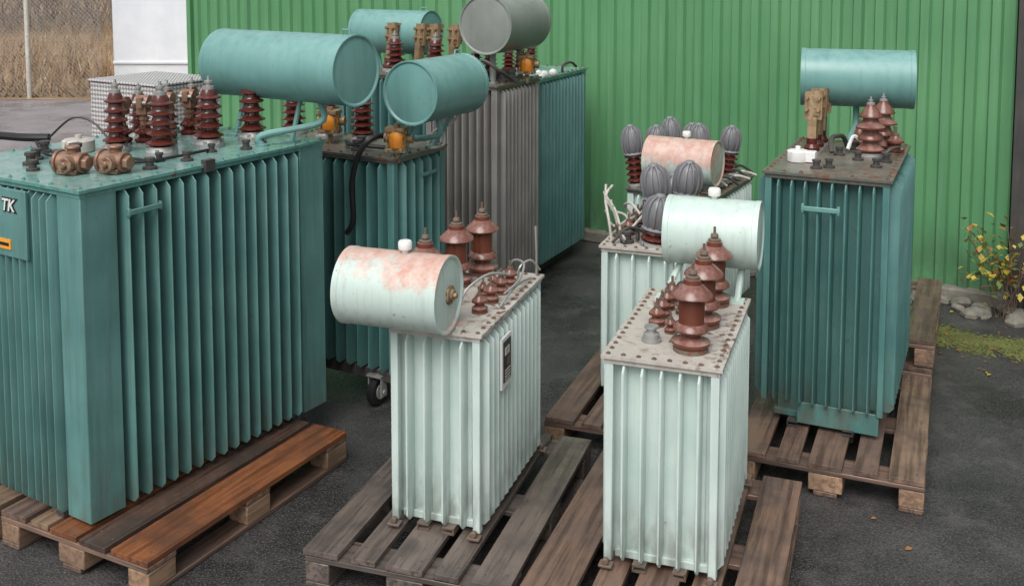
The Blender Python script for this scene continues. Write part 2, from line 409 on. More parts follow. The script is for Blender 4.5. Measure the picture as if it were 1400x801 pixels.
for (a,b,r) in((-.31,.20,.3),(-.18,.30,.2)):
    mb=MB(); mb.cyl((0,0,.045),.042,.11,'x',18,0); mb.cyl((.062,0,.045),.03,.03,'x',6,0); mb.cyl((-.06,0,.045),.05,.014,'x',18,0)
    mb.box((0,0,.012),(.09,.09,.02),0); mb.lathe([(.022,.08),(.022,.1),(.03,.1),(.03,.112)],12,0); mb.cyl((.01,-.05,.045),.032,.04,'y',16,0); mb.cyl((.01,-.07,.045),.016,.02,'y',6,0)
    obj('oil_valve',mb.mesh('oil_valve',[COPPER]),T.root,T.P(a,b),r,bevel=.004)
mb=MB(); mb.lathe([(.065,0),(.07,.004),(.07,.05),(.062,.056),(.03,.058)],28,0); mb.lathe([(.015,.057),(.015,.075)],10,0)
obj('oil_gauge',mb.mesh('oil_gauge',[PIPE]),T.root,T.P(-.72,.52))
for (a,b,k_) in((-.12,.42,1),(-.42,.42,1),(-.55,.30,1.2),(-.13,.62,.9),(-.5,.15,.9),(-.62,.22,1.1),(-.7,.3,1),(-.12,.95,.9),(-.6,.42,1.3),(-.45,.52,1.0),(-.22,.55,.8),(-.82,.42,1.1),(-.2,.82,.8),(-.18,1.1,.9)): T.stud('pipe_fitting',a,b,DARK,k_)
mb=MB(); mb.box(tuple(T.P(.0,.62,1.45)),(.03,.05,.05),0); T.part('edge_clamp',mb,[DARK])
T.wire('control_cable',[(-.85,.4,.05),(-.7,.34,.02),(-.55,.36,.012),(-.4,.48,.012),(-.24,.5,.01)],.006,RUBBER)
T.wire('control_cable',[(-.9,.5,.05),(-.8,.55,.14),(-.72,.6,.12),(-.6,.6,.04)],.005,RUBBER)
T.wire('control_cable',[(-.3,.3,.03),(-.25,.42,.012),(-.2,.55,.012),(-.2,.8,.012)],.007,RUBBER)
mb=MB(); p=T.P(-.50,-.010,1.285); mb.box(tuple(p),(.39,.012,.27),0)
T.part('nameplate_panel',mb,[TEAL],bevel=.002)
q=T.P(-.44,-.0165,1.355)
def text_mesh(body,size,off,mat):
    cu=bpy.data.curves.new('tmp','FONT'); cu.body=body; cu.size=size; cu.extrude=.0008; cu.offset=off; cu.shear=.2; cu.align_x='RIGHT'; cu.align_y='CENTER'; cu.materials.append(mat)
    o=bpy.data.objects.new('tmp',cu); col.objects.link(o); bpy.context.view_layer.update()
    me=bpy.data.meshes.new_from_object(o.evaluated_get(bpy.context.evaluated_depsgraph_get())); bpy.data.objects.remove(o); me.name='label_lettering'
    if not me.materials: me.materials.append(mat)
    return me
o=obj('label_outline_lettering',text_mesh('TK',.068,.006,BLACK),T.root,q+Vector((.068,-.0012,0))); o.rotation_euler=(PI/2,0,0)  # wider black lettering, printed outline behind the white letters
o=obj('label_lettering',text_mesh('TK',.068,.001,WHITE),T.root,q+Vector((.068,-.0036,0))); o.rotation_euler=(PI/2,0,0)
mb=MB(); q=T.P(-.455,-.0185,1.20); mb.box(tuple(q),(.10,.004,.04),0); mb.box((q.x,q.y-.003,q.z),(.08,.002,.012),1)
T.part('rating_label',mb,[ORANGE,BLACK])
mb=MB(); mb.box(tuple(T.P(.020,.28,1.335)),(.010,.16,.022)); 
for i in(-1,1): mb.box(tuple(T.P(.014,.28+i*.075,1.335)),(.02,.012,.034))
T.part('jack_bracket',mb,[TEAL],bevel=.003)

# ---- T2
T=Transformer('teal finned transformer on wheels with short oil drum and black hose',(-.59,5.15),29,1.1,.5,0,.19,1.32,T2P,DIRTY,D=.11,pitch=.07,t=.008,pillar=.04,over=.01,group=G,skid=False)
for a in(-.46,-.70,-.95): T.put('ribbed',a,.36,1.05)
T.barrel(.10,.25,1.655,.5,.16,'y',TEALB,legs=((-.03,.1,-.15),(-.03,.4,.15)),pipe=(-.1,.25,0))
T.relay(-.02,.06,1.41,.3); T.relay(-.56,.20,1.44,.3)
T.wire('cable_hose',[(-.1,.2,.04),(-.12,.05,.10),(-.17,-.04,.04),(-.215,-.06,-.12),(-.22,-.05,-.32),(-.26,-.05,-.40)],.015,RUBBER)
T.wire('cable_hose',[(-.45,.2,.02),(-.35,.1,.03),(-.25,.1,.03),(-.15,.15,.02)],.012,RUBBER)
for a,b in((-.3,.1),(-.25,.35),(-.35,.2)): T.stud('pipe_fitting',a,b,DARK,1.2)
mb=MB(); mb.box(tuple(T.P(-.55,.1,.16)),(.95,.08,.06)); mb.box(tuple(T.P(-.55,.4,.16)),(.95,.08,.06)); mb.box(tuple(T.P(-.1,.25,.158)),(.08,.4,.05)); T.part('underframe',mb,[DARK],bevel=.004)
for a in(-.16,-.98):
    for b in(.06,.44):
        mb=MB(); p=T.P(a,b,.075)
        mb.lathe([(.068,-.022),(.075,-.016),(.075,.016),(.068,.022)],28,0,AX(p,'x')); mb.cyl(p,.04,.05,'x',16,1); mb.cyl(p,.012,.1,'x',8,1)
        mb.box((p.x-.04,p.y,p.z+.03),(.006,.05,.11),1); mb.box((p.x+.04,p.y,p.z+.03),(.006,.05,.11),1); mb.box((p.x,p.y,p.z+.085),(.09,.07,.01),1)
        T.part('wheel',mb,[RUBBER,GALV])
mb=MB(); mb.box(tuple(T.P(.015,.3,1.2)),(.01,.14,.02)); T.part('jack_bracket',mb,[T2P],bevel=.003)
T.wire('oil_pipe',[(-.02,.45,.18),(.02,.42,.1),(.05,.38,.02),(.02,.3,.01)],.008,PIPE)
T.wire('oil_pipe',[(-.06,.4,.01),(-.03,.42,.08),(.06,.44,.12),(.1,.46,.18)],.007,PIPE)

# ---- T3
T=Transformer('dark teal transformer with brass flag terminals beside a teal oil drum',(-.5,6.95),28,.85,.5,0,.1,1.53,TEALD,DIRTY,D=.08,pitch=.07,pillar=.05,over=.01,group=G)
for a in(-.08,-.40): T.put('ribbed',a,.10,1.05)
for a in(.0,-.16,-.28,-.52): T.put('tallflag',a-.02,.22,1.15,1.2,1.25)
T.barrel(-.62,.42,1.79,.62,.16,'x',TEALB,legs=((-.75,.42,-.15),(-.45,.42,.15)))
# ---- T4
T=Transformer('warm grey finned transformer carrying a grey oil drum',(-.09,6.45),28,.55,.62,0,.1,1.53,GREY,DIRTY,D=.07,pitch=.05,t=.009,pillar=.04,over=.015,group=G)
T.barrel(-.10,.30,1.905,.56,.187,'y',GREYB,legs=((-.1,.12,-.18),(-.1,.5,.18)),legr=.02)
T.relay(-.0,.40,1.63,.3)
for a,b in((-.25,.15),(-.25,.35)): T.put('ribbed',a,b,.8)
for i in range(5): T.stud('pipe_fitting',-.2+.04*i,.05+.05*i,DARK,1.7)
T.wire('oil_pipe',[(-.22,.05,.07),(-.12,.02,.15),(-.02,.06,.09),(.0,.2,.02)],.012,DARK)
# ---- T5
T=Transformer('teal transformer close to the green wall with white rag on top',(.184,7.34),26,.6,.94,0,.1,1.47,T2P,TEALP,D=.07,pitch=.06,t=.009,pillar=.05,over=.012,group=G)
for b in(.3,.5,.7): T.put('ribbed',-.38,b,.8)
mb=MB()
for i in range(9):
    r=random.uniform(.02,.035); M=Matrix.Translation(T.P(-.10+random.uniform(-.1,.1),.18+random.uniform(-.08,.12),1.47+r*.6))@Matrix.Rotation(random.random()*3,4,'X')
    mb.lathe([(r*.3,-r),(r*.9,-r*.5),(r,0),(r*.7,r*.6),(r*.2,r)],7,0,M)
T.part('white_rag',mb,[WHITEP],ang=80)
T.wire('oil_pipe',[(-.03,.5,0),(-.02,.5,.06),(.0,.6,.07),(.0,.7,.03)],.01,DARK)

# ---- T6
T=Transformer('small pale green transformer with pink faded oil drum on pallet',(-.112,3.722),18.5,.385,.80,.144,.165,.936,PALE,PALEP,D=.066,pitch=.052,t=.009,pillar=.03,over=.006,group=G,boltstep=.06,sidepitch=.066,bolth=.5)
for a,b in((-.262,.73),(-.31,.54),(-.33,.24)): T.put('umbrella',a,b,1.04)
for b in(.24,.37,.49,.61): T.put('small',-.095,b,1.05)
for b in(.43,.55): T.put('small',-.15,b,.8)
T.barrel(-.318,-.03,1.088,.41,.143,'x',PINK1,filler=.03,bolt=True,legs=((-.3,.09,-.05),(-.12,.07,.12)),hook=False)
mb=MB(); p=T.P(.010,.245,.755)
mb.box(tuple(p),(.010,.11,.20),0); mb.box((p.x+.006,p.y,p.z+.005),(.004,.085,.16),1); mb.box((p.x+.009,p.y-.005,p.z+.045),(.002,.05,.03),2); mb.box((p.x+.009,p.y+.008,p.z+.0),(.002,.035,.03),3)
for i in range(4): mb.box((p.x+.009,p.y,p.z-.03-.012*i),(.002,.06,.004),2)
T.part('nameplate',mb,[WHITE,BLACK,PIPE,RUSTY])
for q in(((-.06,.62,0),(-.05,.6,.08),(-.02,.66,.1),(.01,.7,.05)),((-.14,.68,0),(-.1,.66,.09),(-.03,.6,.1),(-.02,.5,.06),(-.05,.4,.03)),((-.03,.78,0),(-.028,.77,.12),(-.03,.765,.22)),((-.2,.3,0),(-.18,.33,.06),(-.12,.42,.1),(-.06,.5,.08)),((-.04,.3,0),(-.03,.4,.03),(-.035,.55,.03),(-.03,.7,.01))):
    T.wire('loose_wire',q,.005,GALV)
for i,(a,b) in enumerate(((-.03,.0),(-.355,.0),(.0,.76))):
    mb=MB(); p=T.P(a,b,.175); mb.box((p.x,p.y,p.z-.014),(.05,.04,.010),0); mb.cyl((p.x,p.y-.008,p.z+.002),.012,.02,'y',12,0); T.part('tie_down_lug',mb,[RUSTY],bevel=.003)

# ---- T7
T=Transformer('small pale green transformer with umbrella bushings and oil drum behind',(.712,3.425),19.5,.425,.80,.144,.165,.926,PALE,PALEP,D=.066,pitch=.052,t=.009,pillar=.03,over=.006,group=G,boltstep=.055,sidepitch=.066,bolth=.5)
for b in(.15,.42,.68): T.put('umbrella',-.135,b,1.04)
for b in(.36,.46,.56,.66): T.put('small',-.30,b,1.05)
for b in(.30,.52): T.put('small',-.235,b,.8)
mb=MB(); mb.lathe([(.036,0),(.036,.012),(.03,.013),(.03,.03),(.018,.036),(.018,.05),(.026,.05),(.026,.058)],16,0,Matrix.Translation(T.P(-.285,.19))); T.part('drain_plug',mb,[GALV])
T.barrel(-.165,.86,1.175,.385,.142,'x',PALEB,filler=.0,legs=((-.34,.70,-.13),(-.05,.74,.12)),legr=.014,hook=False)
for q in(((-.3,.7,0),(-.27,.66,.08),(-.2,.6,.1),(-.18,.5,.06)),((-.22,.2,0),(-.2,.24,.03),(-.2,.34,.035),(-.23,.4,.01))): T.wire('loose_wire',q,.005,RUSTY)
for i,(a,b) in enumerate(((-.03,.0),(-.40,.0),(.0,.76))):
    mb=MB(); p=T.P(a,b,.175); mb.box((p.x,p.y,p.z-.014),(.05,.04,.010),0); mb.cyl((p.x,p.y-.008,p.z+.002),.012,.02,'y',12,0); T.part('tie_down_lug',mb,[RUSTY],bevel=.003)

# ---- T8a
T=Transformer('pale transformer with grey hooded bushings and tangled pipes on pallet',(.826,4.956),20,.42,.78,.144,.165,.895,PALE,PALEP,D=.062,pitch=.052,t=.010,pillar=.03,over=.006,group=G,boltstep=.06,sidepitch=.066,bolth=.5)
for a,b,ln,kd in((-.17,.11,.14,'hooded'),(-.185,.34,-.08,'hoodtall'),(-.09,.47,.10,'hoodtall'),(-.17,.64,0,'hooded')): T.put(kd,a,b,1.0,0,1.05,ln)
for b in(.25,.36,.47,.58): T.put('small',-.33,b,1.1)
for q in(((-.38,.1,0),(-.4,.12,.1),(-.44,.2,.2),(-.43,.3,.24)),((-.36,.2,0),(-.42,.3,.1),(-.47,.35,.14),(-.5,.4,.18)),((-.33,.3,0),(-.38,.4,.06),(-.46,.42,.08),(-.5,.55,.1)),((-.33,.15,.0),(-.40,.25,.12),(-.46,.3,.18),(-.47,.32,.24)),((-.3,.05,.03),(-.36,.2,.06),(-.3,.4,.08),(-.36,.6,.06)),((-.3,.12,.05),(-.25,.3,.12),(-.3,.5,.12)),((-.38,.3,.02),(-.44,.32,.03),(-.5,.45,.06),(-.52,.5,.05)),((-.35,.5,.02),(-.40,.45,.10),(-.34,.35,.14),(-.28,.3,.10))):
    T.wire('bent_pipe',q,.007,PIPE)
for q in(((-.3,.05,.01),(-.34,.1,.05),(-.28,.2,.04),(-.25,.1,.02)),((-.36,.04,.01),(-.3,.12,.07),(-.22,.18,.03),(-.2,.05,.01)),((-.4,.3,.01),(-.3,.25,.05),(-.2,.3,.03),(-.1,.2,.02)),((-.25,.15,.01),(-.3,.3,.10),(-.25,.45,.12),(-.2,.55,.06))): T.wire('loose_wire',q,.008,DARK)
T.stud('pipe_fitting',-.05,.06,DARK,1.2); T.stud('pipe_fitting',-.3,.1,DARK,1.2); T.stud('pipe_fitting',-.36,.2,RUSTY,1.3)
# ---- T8b
T=Transformer('pale transformer with faded pink oil drum and hooded grey bushings',(1.235,6.2),29,.60,.8,0,.1,.88,PALE,DIRTY,D=.05,pitch=.055,t=.012,pillar=.04,over=.006,group=G)
for a,b,h in((-.565,.12,1.12),(-.54,.38,1.02),(-.45,.52,1.14),(-.36,.62,1.0),(-.23,.42,1.10),(-.13,.60,1.02)): T.put('hoodtall',a,b,.90,0,h,random.uniform(-.16,.16))
T.barrel(-.235,.05,1.08,.44,.14,'x',PINK2,filler=.02,bolt=False,legs=((-.35,.12,-.1),(-.1,.12,.12)),hook=False)
for i in range(8):
    a=-.18+.08*random.random(); b=.2+.07*i
    T.wire('loose_wire',[(a,b,0),(a+.06,b+.03,.04+.04*random.random()),(a+.14,b+.08,.02)],.009,DARK if i%2 else PIPE)
mb=MB(); mb.box(tuple(T.P(-.07,.45,.91)),(.05,.4,.03)); T.part('cable_rail',mb,[GALV])

# ---- T9
T=Transformer('deep teal transformer with dirty lid, brass terminals and raised oil drum',(1.67,4.52),25,.57,1.0,.144,.165,1.34,T9P,DIRTY,D=.11,pitch=.062,t=.007,pillar=.03,over=.03,finlift=.085,group=G,boltstep=.08,sidepitch=.058)
for b,a in((.60,-.16),(.77,-.12),(.9,-.16)): T.put('skirt',a,b,1.0,0,1.06)
for a,b in((-.05,.7),(-.24,.85)): T.put('small',a,b,1.4)
for b,l in((.52,.02),(.66,-.03),(.80,.05)): T.put('tallflag',-.43,b,.98,1.4+l*3,1.16,l)
T.barrel(-.27,.92,1.69,.565,.152,'x',TEALB,legs=((-.42,.9,-.16),(-.12,.9,.14)),pipe=(-.28,.8,0),tilt=.14,hook=False)
mb=MB(); mb.lathe([(.050,0),(.052,.004),(.052,.05),(.046,.055),(.02,.056)],10,0,Matrix.Translation(T.P(-.46,.30))); mb.lathe([(.012,.055),(.012,.075)],8,0,Matrix.Translation(T.P(-.46,.30))); mb.box(tuple(T.P(-.46,.30)+Vector((.045,0,.028))),(.08,.06,.05)); T.part('oil_gauge',mb,[WHITEP],bevel=.003)
for a,b in((-.3,.2),(-.1,.3),(-.35,.15),(-.25,.75),(-.3,.55),(-.07,.45),(-.2,.45)): T.stud('pipe_fitting',a,b,DARK,.9)
T.wire('oil_pipe',[(-.28,.7,.01),(-.3,.65,.08),(-.34,.55,.08),(-.33,.5,.02)],.012,DARK)
T.wire('oil_pipe',[(-.27,.62,.02),(-.25,.66,.08),(-.22,.66,.07)],.010,WHITEP)
T.wire('oil_pipe',[(-.1,.5,.01),(-.06,.52,.05),(-.03,.6,.05),(-.04,.75,.02)],.009,DARK)
mb=MB(); mb.box(tuple(T.P(-.30,-.034,1.19)),(.17,.010,.022)); 
for i in(-1,1): mb.box(tuple(T.P(-.30+i*.078,-.028,1.19)),(.012,.02,.04))
T.part('jack_bracket',mb,[TEALB],bevel=.003)
mb=MB(); mb.box(tuple(T.P(-.21,.025,.215)),(.36,.012,.10)); T.part('base_skirt',mb,[T9P],bevel=.003)

# ------------------------------------------------------------------ pallets
def pallet(corner,yaw,label,kind,W=.8,L=1.2,zoff=0.0,group='wooden pallets carrying the transformers',widths=None,over={}):
    y=math.radians(yaw); xh=Vector((math.cos(y),-math.sin(y),0)); yh=Vector((math.sin(y),math.cos(y),0))
    c=Vector((corner[0],corner[1],0))+xh*W/2+yh*L/2; c.z=zoff
    r=root('wooden_pallet',c,-y,label,'pallet',group); wy,wx=WOODS[kind]
    widths=widths or [.145,.1,.145,.1,.145]
    gap=(W-sum(widths))/(len(widths)-1); x=-W/2
    for i,w in enumerate(widths):
        mb=MB(); jl=random.uniform(-.012,.0); mb.box((0,0,0),(w-.004,L+jl,.021))
        for yy in(-L/2+.07,0,L/2-.07):
            for xx in(-w*.28,w*.28): mb.lathe([(.006,.0095),(.006,.0115)],6,1,Matrix.Translation((xx+random.uniform(-.005,.005),yy+random.uniform(-.02,.02),0)))
        o=obj('deck_board',mb.mesh('deck_board',[WOODS[over.get(i,kind)][0],DARK]),r,(x+w/2,random.uniform(-.006,.006),.133+random.uniform(-.0015,.0015)),random.uniform(-.009,.009),bevel=.003)
        o.rotation_euler[1]=random.uniform(-.01,.01)
        x+=w+gap
    for yy in(-L/2+.0735,0,L/2-.0735):
        mb=MB(); mb.box((0,0,0),(W-.004,.143,.020)); obj('cross_board',mb.mesh('cross_board',[wx]),r,(0,yy,.1095),0,bevel=.003)
        for xx,w in((-W/2+.052,.1),(0,.143),(W/2-.052,.1)):
            mb=MB(); mb.box((0,0,0),(w,.14,.077)); obj('spacer_block',mb.mesh('spacer_block',[ENDW if kind!='grey' else wy]),r,(xx,yy,.0600),random.uniform(-.04,.04),bevel=.005)
    for xx in(-W/2+.052,0,W/2-.052):
        mb=MB(); mb.box((0,0,0),(.098,L-.006,.020)); obj('bottom_board',mb.mesh('bottom_board',[wy]),r,(xx,0,.0115),0,bevel=.003)
    return r
y=math.radians(27.5); xh=Vector((math.cos(y),-math.sin(y))); yh=Vector((math.sin(y),math.cos(y)))
C=Vector((-1.315,3.59)); c1=C-xh*.8; c2=C-xh*1.63
pallet(c1,27.5,'wet orange brown pallet under the big teal transformer','brown',widths=[.145,.1,.145,.14,.19],over={4:'wet',3:'dark',2:'wet',1:'tan'})
pallet(c2,27.5,'weathered brown pallet under the big teal transformer','brown',over={4:'tan',3:'tan'})
pallet((-.768,3.682),18,'dark grey weathered pallet under small pale transformer','grey')
y=math.radians(20); c3=Vector((1.21,4.19))-Vector((math.cos(y),-math.sin(y)))*.86-Vector((math.sin(y),math.cos(y)))*1.2
pallet(c3,20,'weathered brown pallet under pale transformer with umbrella bushings','brown',W=.86,widths=[.19,.1,.145,.1,.16])
pallet((.15,4.81),21,'weathered brown pallet under transformer with hooded bushings','brown')
y=math.radians(23); c5=Vector((1.716,4.17))-Vector((math.cos(y),-math.sin(y)))*.8
pallet(c5,23,'damp brown pallet under the deep teal transformer','brown')
c6=c5+Vector((math.sin(y),math.cos(y)))*1.3
pallet(c6,23,'weathered brown pallet near the green wall','brown')
pallet(c6+Vector((.02,.03)),24,'weathered brown pallet stacked on another near wall','brown',zoff=.147)

# ------------------------------------------------------------------ warehouse
wy_=math.atan2(.543,.84)
bld=root('warehouse_building',(-3.43,11.19,0),-wy_,'green corrugated metal warehouse with dark door standing on concrete plinth','building')
k=NT('green_corrugated_paint')
st=k.noise(k.mapping((6,6,.35)),1.6,5,.6); bg=k.noise(k.mapping((.6,.6,.6)),1.5,4)
c=k.mix(k.rng(bg,.35,.65),(.092,.25,.115),(.12,.295,.14)); c=k.mix(k.mul(k.rng(st,.48,.72),.4),c,(.06,.17,.08))
st2=k.noise(k.mapping((14,14,.5)),2,5); c=k.mix(k.mul(k.rng(st2,.55,.7),.35),c,(.18,.35,.20))
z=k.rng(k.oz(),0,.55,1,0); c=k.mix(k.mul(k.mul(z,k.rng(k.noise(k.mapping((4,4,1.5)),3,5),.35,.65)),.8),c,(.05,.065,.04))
k.bump(k.noise(k.mapping((1,1,.3)),5,3),.12,.01)
GREEN=k.out(c,.36)
def conc(name,c1,c2):
    k=NT(name); n=k.noise(k.mapping(),6,7,.7); k.bump(k.noise(k.mapping(),40,5),.5,.01); return k.out(k.mix(k.rng(n,.35,.65),c1,c2),.85)
CONC=conc('mossy_concrete',(.24,.22,.19),(.11,.11,.08))
DOOR=paint('dark_blue_door_paint',(.02,.025,.04),(.03,.035,.05),rough=.4,lowdirt=.3)
def ribwall(x0,x1,z0_,z1_,pitch=.15,d=.03):
    mb=MB(); pts=[]; x=x0
    while x<x1-.001:
        for dx,yy in((0,0),(pitch*.40,0),(pitch*.50,-d),(pitch*.86,-d),(pitch*.96,0)):
            if x+dx<=x1: pts.append((x+dx,yy))
        x+=pitch
    n=len(pts); vs=[(a,b,z0_) for a,b in pts]+[(a,b,z1_) for a,b in pts]
    mb.add(vs,[(i,i+1,n+i+1,n+i) for i in range(n-1)],0); return mb
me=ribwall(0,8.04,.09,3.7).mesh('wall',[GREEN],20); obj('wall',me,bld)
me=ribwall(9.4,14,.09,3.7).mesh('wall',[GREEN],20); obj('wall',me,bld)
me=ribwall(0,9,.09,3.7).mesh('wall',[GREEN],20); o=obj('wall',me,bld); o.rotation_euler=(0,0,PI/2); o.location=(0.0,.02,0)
mb=MB(); mb.box((7,4.6,1.85),(13.9,8.9,3.6)); obj('building_core',mb.mesh('building_core',[DARK]),bld)
mb=MB(); mb.box((7,4.5,3.8),(14.4,9.4,.16)); obj('roof',mb.mesh('roof',[DARK]),bld)
mb=MB(); mb.box((4.01,-.01,.045),(8.06,.16,.09)); mb.box((11.75,-.01,.045),(4.7,.16,.09)); obj('plinth',mb.mesh('plinth',[CONC]),bld,bevel=.01)
mb=MB(); mb.box((0,-.0,1.9),(.06,.09,3.6)); obj('corner_trim',mb.mesh('corner_trim',[GREEN]),bld)
mb=MB(); mb.box((8.09,-.04,1.6),(.10,.12,3.2)); mb.box((9.35,-.04,1.6),(.10,.12,3.2)); mb.box((8.72,-.04,3.25),(1.35,.12,.1)); obj('door_frame',mb.mesh('door_frame',[DARK]),bld,bevel=.004)
mb=MB(); mb.box((8.72,.0,1.6),(1.15,.05,3.1)); 
for i in range(8): mb.box((8.72,-.03,.3+i*.38),(1.13,.02,.03))
dr=obj('door',mb.mesh('door',[DOOR]),bld)
mb=MB()
for i in range(110):
    sx=random.uniform(5.3,8.2); r=random.uniform(.02,.08); oo=random.uniform(.10,.36); M=Matrix.Translation((-3.43+.84*sx-.543*oo,11.19-.543*sx-.84*oo,r*.25))@Matrix.Rotation(random.random()*6,4,'Z')@Matrix.Rotation(random.uniform(-.4,.4),4,'X')
    mb.lathe([(r*.7,-r*.4),(r,-r*.1),(r*.95,r*.25),(r*.55,r*.5)],6,0,M)
g=obj('rubble',mb.mesh('rubble',[CONC],30)); g['kind']='stuff'; g['label']='rough concrete rubble along the foot of the green wall'; g['category']='rubble'

# ------------------------------------------------------------------ ground
k=NT('wet_asphalt')
vc=k.mapping()
fine=k.noise(vc,125,3,.7); mid=k.noise(vc,1.6,7,.68); pt=k.noise(vc,.8,5,.6)
vor=k.n('ShaderNodeTexVoronoi'); vor.inputs['Scale'].default_value=95; k.l(vc,vor.inputs['Vector'])
c=k.mix(k.rng(mid,.38,.62),(.022,.0215,.022),(.066,.063,.063))
c=k.mix(k.mul(k.rng(fine,.52,.67),.7),c,(.19,.183,.177))
c=k.mix(k.mul(k.rng(vor.outputs['Distance'],.5,.8),.5),c,(.012,.012,.012))
stn=k.noise(k.mapping((1,1,1)),5,6,.7); c=k.mix(k.mul(k.rng(stn,.52,.68),.45),c,(.12,.11,.105))
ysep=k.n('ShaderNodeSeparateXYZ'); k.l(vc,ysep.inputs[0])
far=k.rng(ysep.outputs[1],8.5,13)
c=k.mix(k.mul(far,.9),c,k.mix(k.rng(mid,.4,.6),(.22,.195,.20),(.28,.25,.255)))  # distant asphalt coloured paler, painting in the sky reflected at a grazing angle
k.bump(k.mul(vor.outputs['Distance'],fine,'ADD'),.48,.007)
rr=k.rng(pt,.42,.56,.12,.48)
ASPH=k.out(c,rr)
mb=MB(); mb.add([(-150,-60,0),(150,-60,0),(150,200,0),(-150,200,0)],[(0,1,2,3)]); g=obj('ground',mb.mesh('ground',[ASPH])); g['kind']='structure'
k=NT('dry_grass_ground'); n=k.noise(k.mapping((1,3,1)),1.2,6,.7); k.bump(n,.8,.05)
GR=k.out(k.mix(k.rng(n,.3,.7),(.17,.11,.07),(.32,.23,.14)),.95)
mb=MB(); mb.add([(-80,17.3,.004),(60,17.3,.004),(60,120,3.0),(-80,120,3.0),(-80,34,.3),(60,34,.3)],[(0,1,5,4),(4,5,2,3)]); g=obj('grass_field',mb.mesh('grass_field',[GR])); g['kind']='structure'
k=NT('dry_grass_blades'); oi=k.noise(k.mapping(),1.5,3); DG=k.out(k.mix(k.rng(oi,.35,.65),(.27,.165,.09),(.42,.30,.18)),.9)
mb=MB(); vs=[];fs=[]
for i in range(8000):
    x=random.uniform(-17,-5.5); yy=17.6+16*random.random()**1.3; h=random.uniform(.15,.5)*(1 if yy>18.3 else .6); a=random.uniform(0,PI); w=.025
    dx,dy=math.cos(a)*w,math.sin(a)*w; lx,ly=random.uniform(-.2,.2),random.uniform(-.2,.2); o_=len(vs)
    vs+=[(x-dx,yy-dy,0),(x+dx,yy+dy,0),(x+lx,yy+ly,h)]; fs.append((o_,o_+1,o_+2))
mb.add(vs,fs); g=obj('dry_grass',mb.mesh('dry_grass',[DG])); g['kind']='stuff'; g['label']='tall dry brown grass behind the wire fence'; g['category']='grass'
k=NT('bare_twigs'); n=k.noise(k.mapping(),.7,4); TW=k.out(k.mix(k.rng(n,.35,.65),(.14,.11,.095),(.26,.22,.18)),.9)
mb=MB(); vs=[];fs=[]
for i in range(6000):
    x=random.uniform(-26,-8); yy=random.uniform(28.5,36); h=random.uniform(.0,3.2); L_=random.uniform(.4,1.3); a=random.uniform(-.6,.6); w=random.uniform(.008,.03)
    o_=len(vs); vs+=[(x-w,yy,h),(x+w,yy,h),(x+math.sin(a)*L_,yy+random.uniform(-.3,.3),h+math.cos(a)*L_)]; fs.append((o_,o_+1,o_+2))
mb.add(vs,fs); g=obj('bare_shrubs',mb.mesh('bare_shrubs',[TW])); g['kind']='stuff'; g['label']='mass of bare grey brown shrubs beyond the grass'; g['category']='shrubs'

# fence
fr=root('wire_fence',(-9.5,17.5,0),0,'galvanised chain link fence with steel posts along the road','fence')
for x in(-4.4,-1.5,1.37):
    mb=MB(); mb.lathe([(.04,0),(.04,2.3),(.03,2.33)],12,0,Matrix.Translation((x,0,0))); obj('fence_post',mb.mesh('fence_post',[PIPE]),fr)
mb=MB(); x0,x1,H_=-4.4,2.6,2.1; st=.075
n=int((x1-x0+H_)/st)
for i in range(n):
    for sg in(1,-1):
        a=x0-H_+i*st; p0=[a,0.05]; p1=[a+H_,H_+.05]
        if p0[0]<x0: p0[1]+=x0-p0[0]; p0[0]=x0
        if p1[0]>x1: p1[1]-=p1[0]-x1; p1[0]=x1
        if p0[1]>=p1[1]: continue
        if sg<0: p0[1]=H_+.1-p0[1]; p1[1]=H_+.1-p1[1]
        mb.tube([(p0[0],.004*sg,p0[1]),(p1[0],.004*sg,p1[1])],.0035,3)
obj('wire_mesh',mb.mesh('wire_mesh',[GALV]),fr)

# white portable building
wb=root('site_container',(-4.98,19.3,0),0,'plain white portable building standing behind the yard','building')
WALLW=paint('white_panel_paint',(.66,.68,.72),(.72,.74,.77),rough=.5,lowdirt=.3,streak=.06)
mb=MB(); mb.box((0,0,1.45),(3.9,2.4,2.6)); obj('wall',mb.mesh('wall',[WALLW]),wb,bevel=.02)
mb=MB(); mb.box((0,0,2.82),(4.0,2.5,.1)); obj('roof',mb.mesh('roof',[GALV]),wb,bevel=.01)
mb=MB(); mb.box((0,0,.075),(3.7,2.2,.15)); obj('base_frame',mb.mesh('base_frame',[DARK]),wb)
mb=MB(); mb.box((0,-1.215,.55),(3.9,.03,.05)); obj('lower_rail',mb.mesh('lower_rail',[WALLW]),wb,bevel=.01)

# tread plate cabinet
k=NT('aluminium_tread_plate'); 
sx=k.n('ShaderNodeSeparateXYZ'); k.l(k.tc.outputs['Object'],sx.inputs[0])
u=k.mul(sx.outputs[0],sx.outputs[1],'ADD'); K=118.0
s1=k.mul(k.mul(k.mul(u,sx.outputs[2],'ADD'),K),0,'SINE'); s2=k.mul(k.mul(k.mul(u,sx.outputs[2],'SUBTRACT'),K),0,'SINE')
f=k.rng(k.mul(s1,s2),-.35,.35); k.bump(f,.8,.004)
dn=k.noise(k.mapping(),7,5)
TREAD=k.out(k.mix(f,k.mix(dn,(.30,.28,.28),(.40,.37,.37)),k.mix(dn,(.56,.54,.54),(.70,.68,.68))),.35,.25)
cb=root('metal_cabinet',(-2.23,6.5,0),-math.radians(31.8),'diamond tread plate aluminium cabinet behind the big transformer','cabinet')
mb=MB(); mb.box((0,0,.785),(.60,.5,1.55)); obj('cabinet_body',mb.mesh('cabinet_body',[TREAD]),cb,bevel=.006)
mb=MB(); mb.box((0,0,1.57),(.62,.52,.015)); obj('lid',mb.mesh('lid',[TREAD]),cb,bevel=.003)
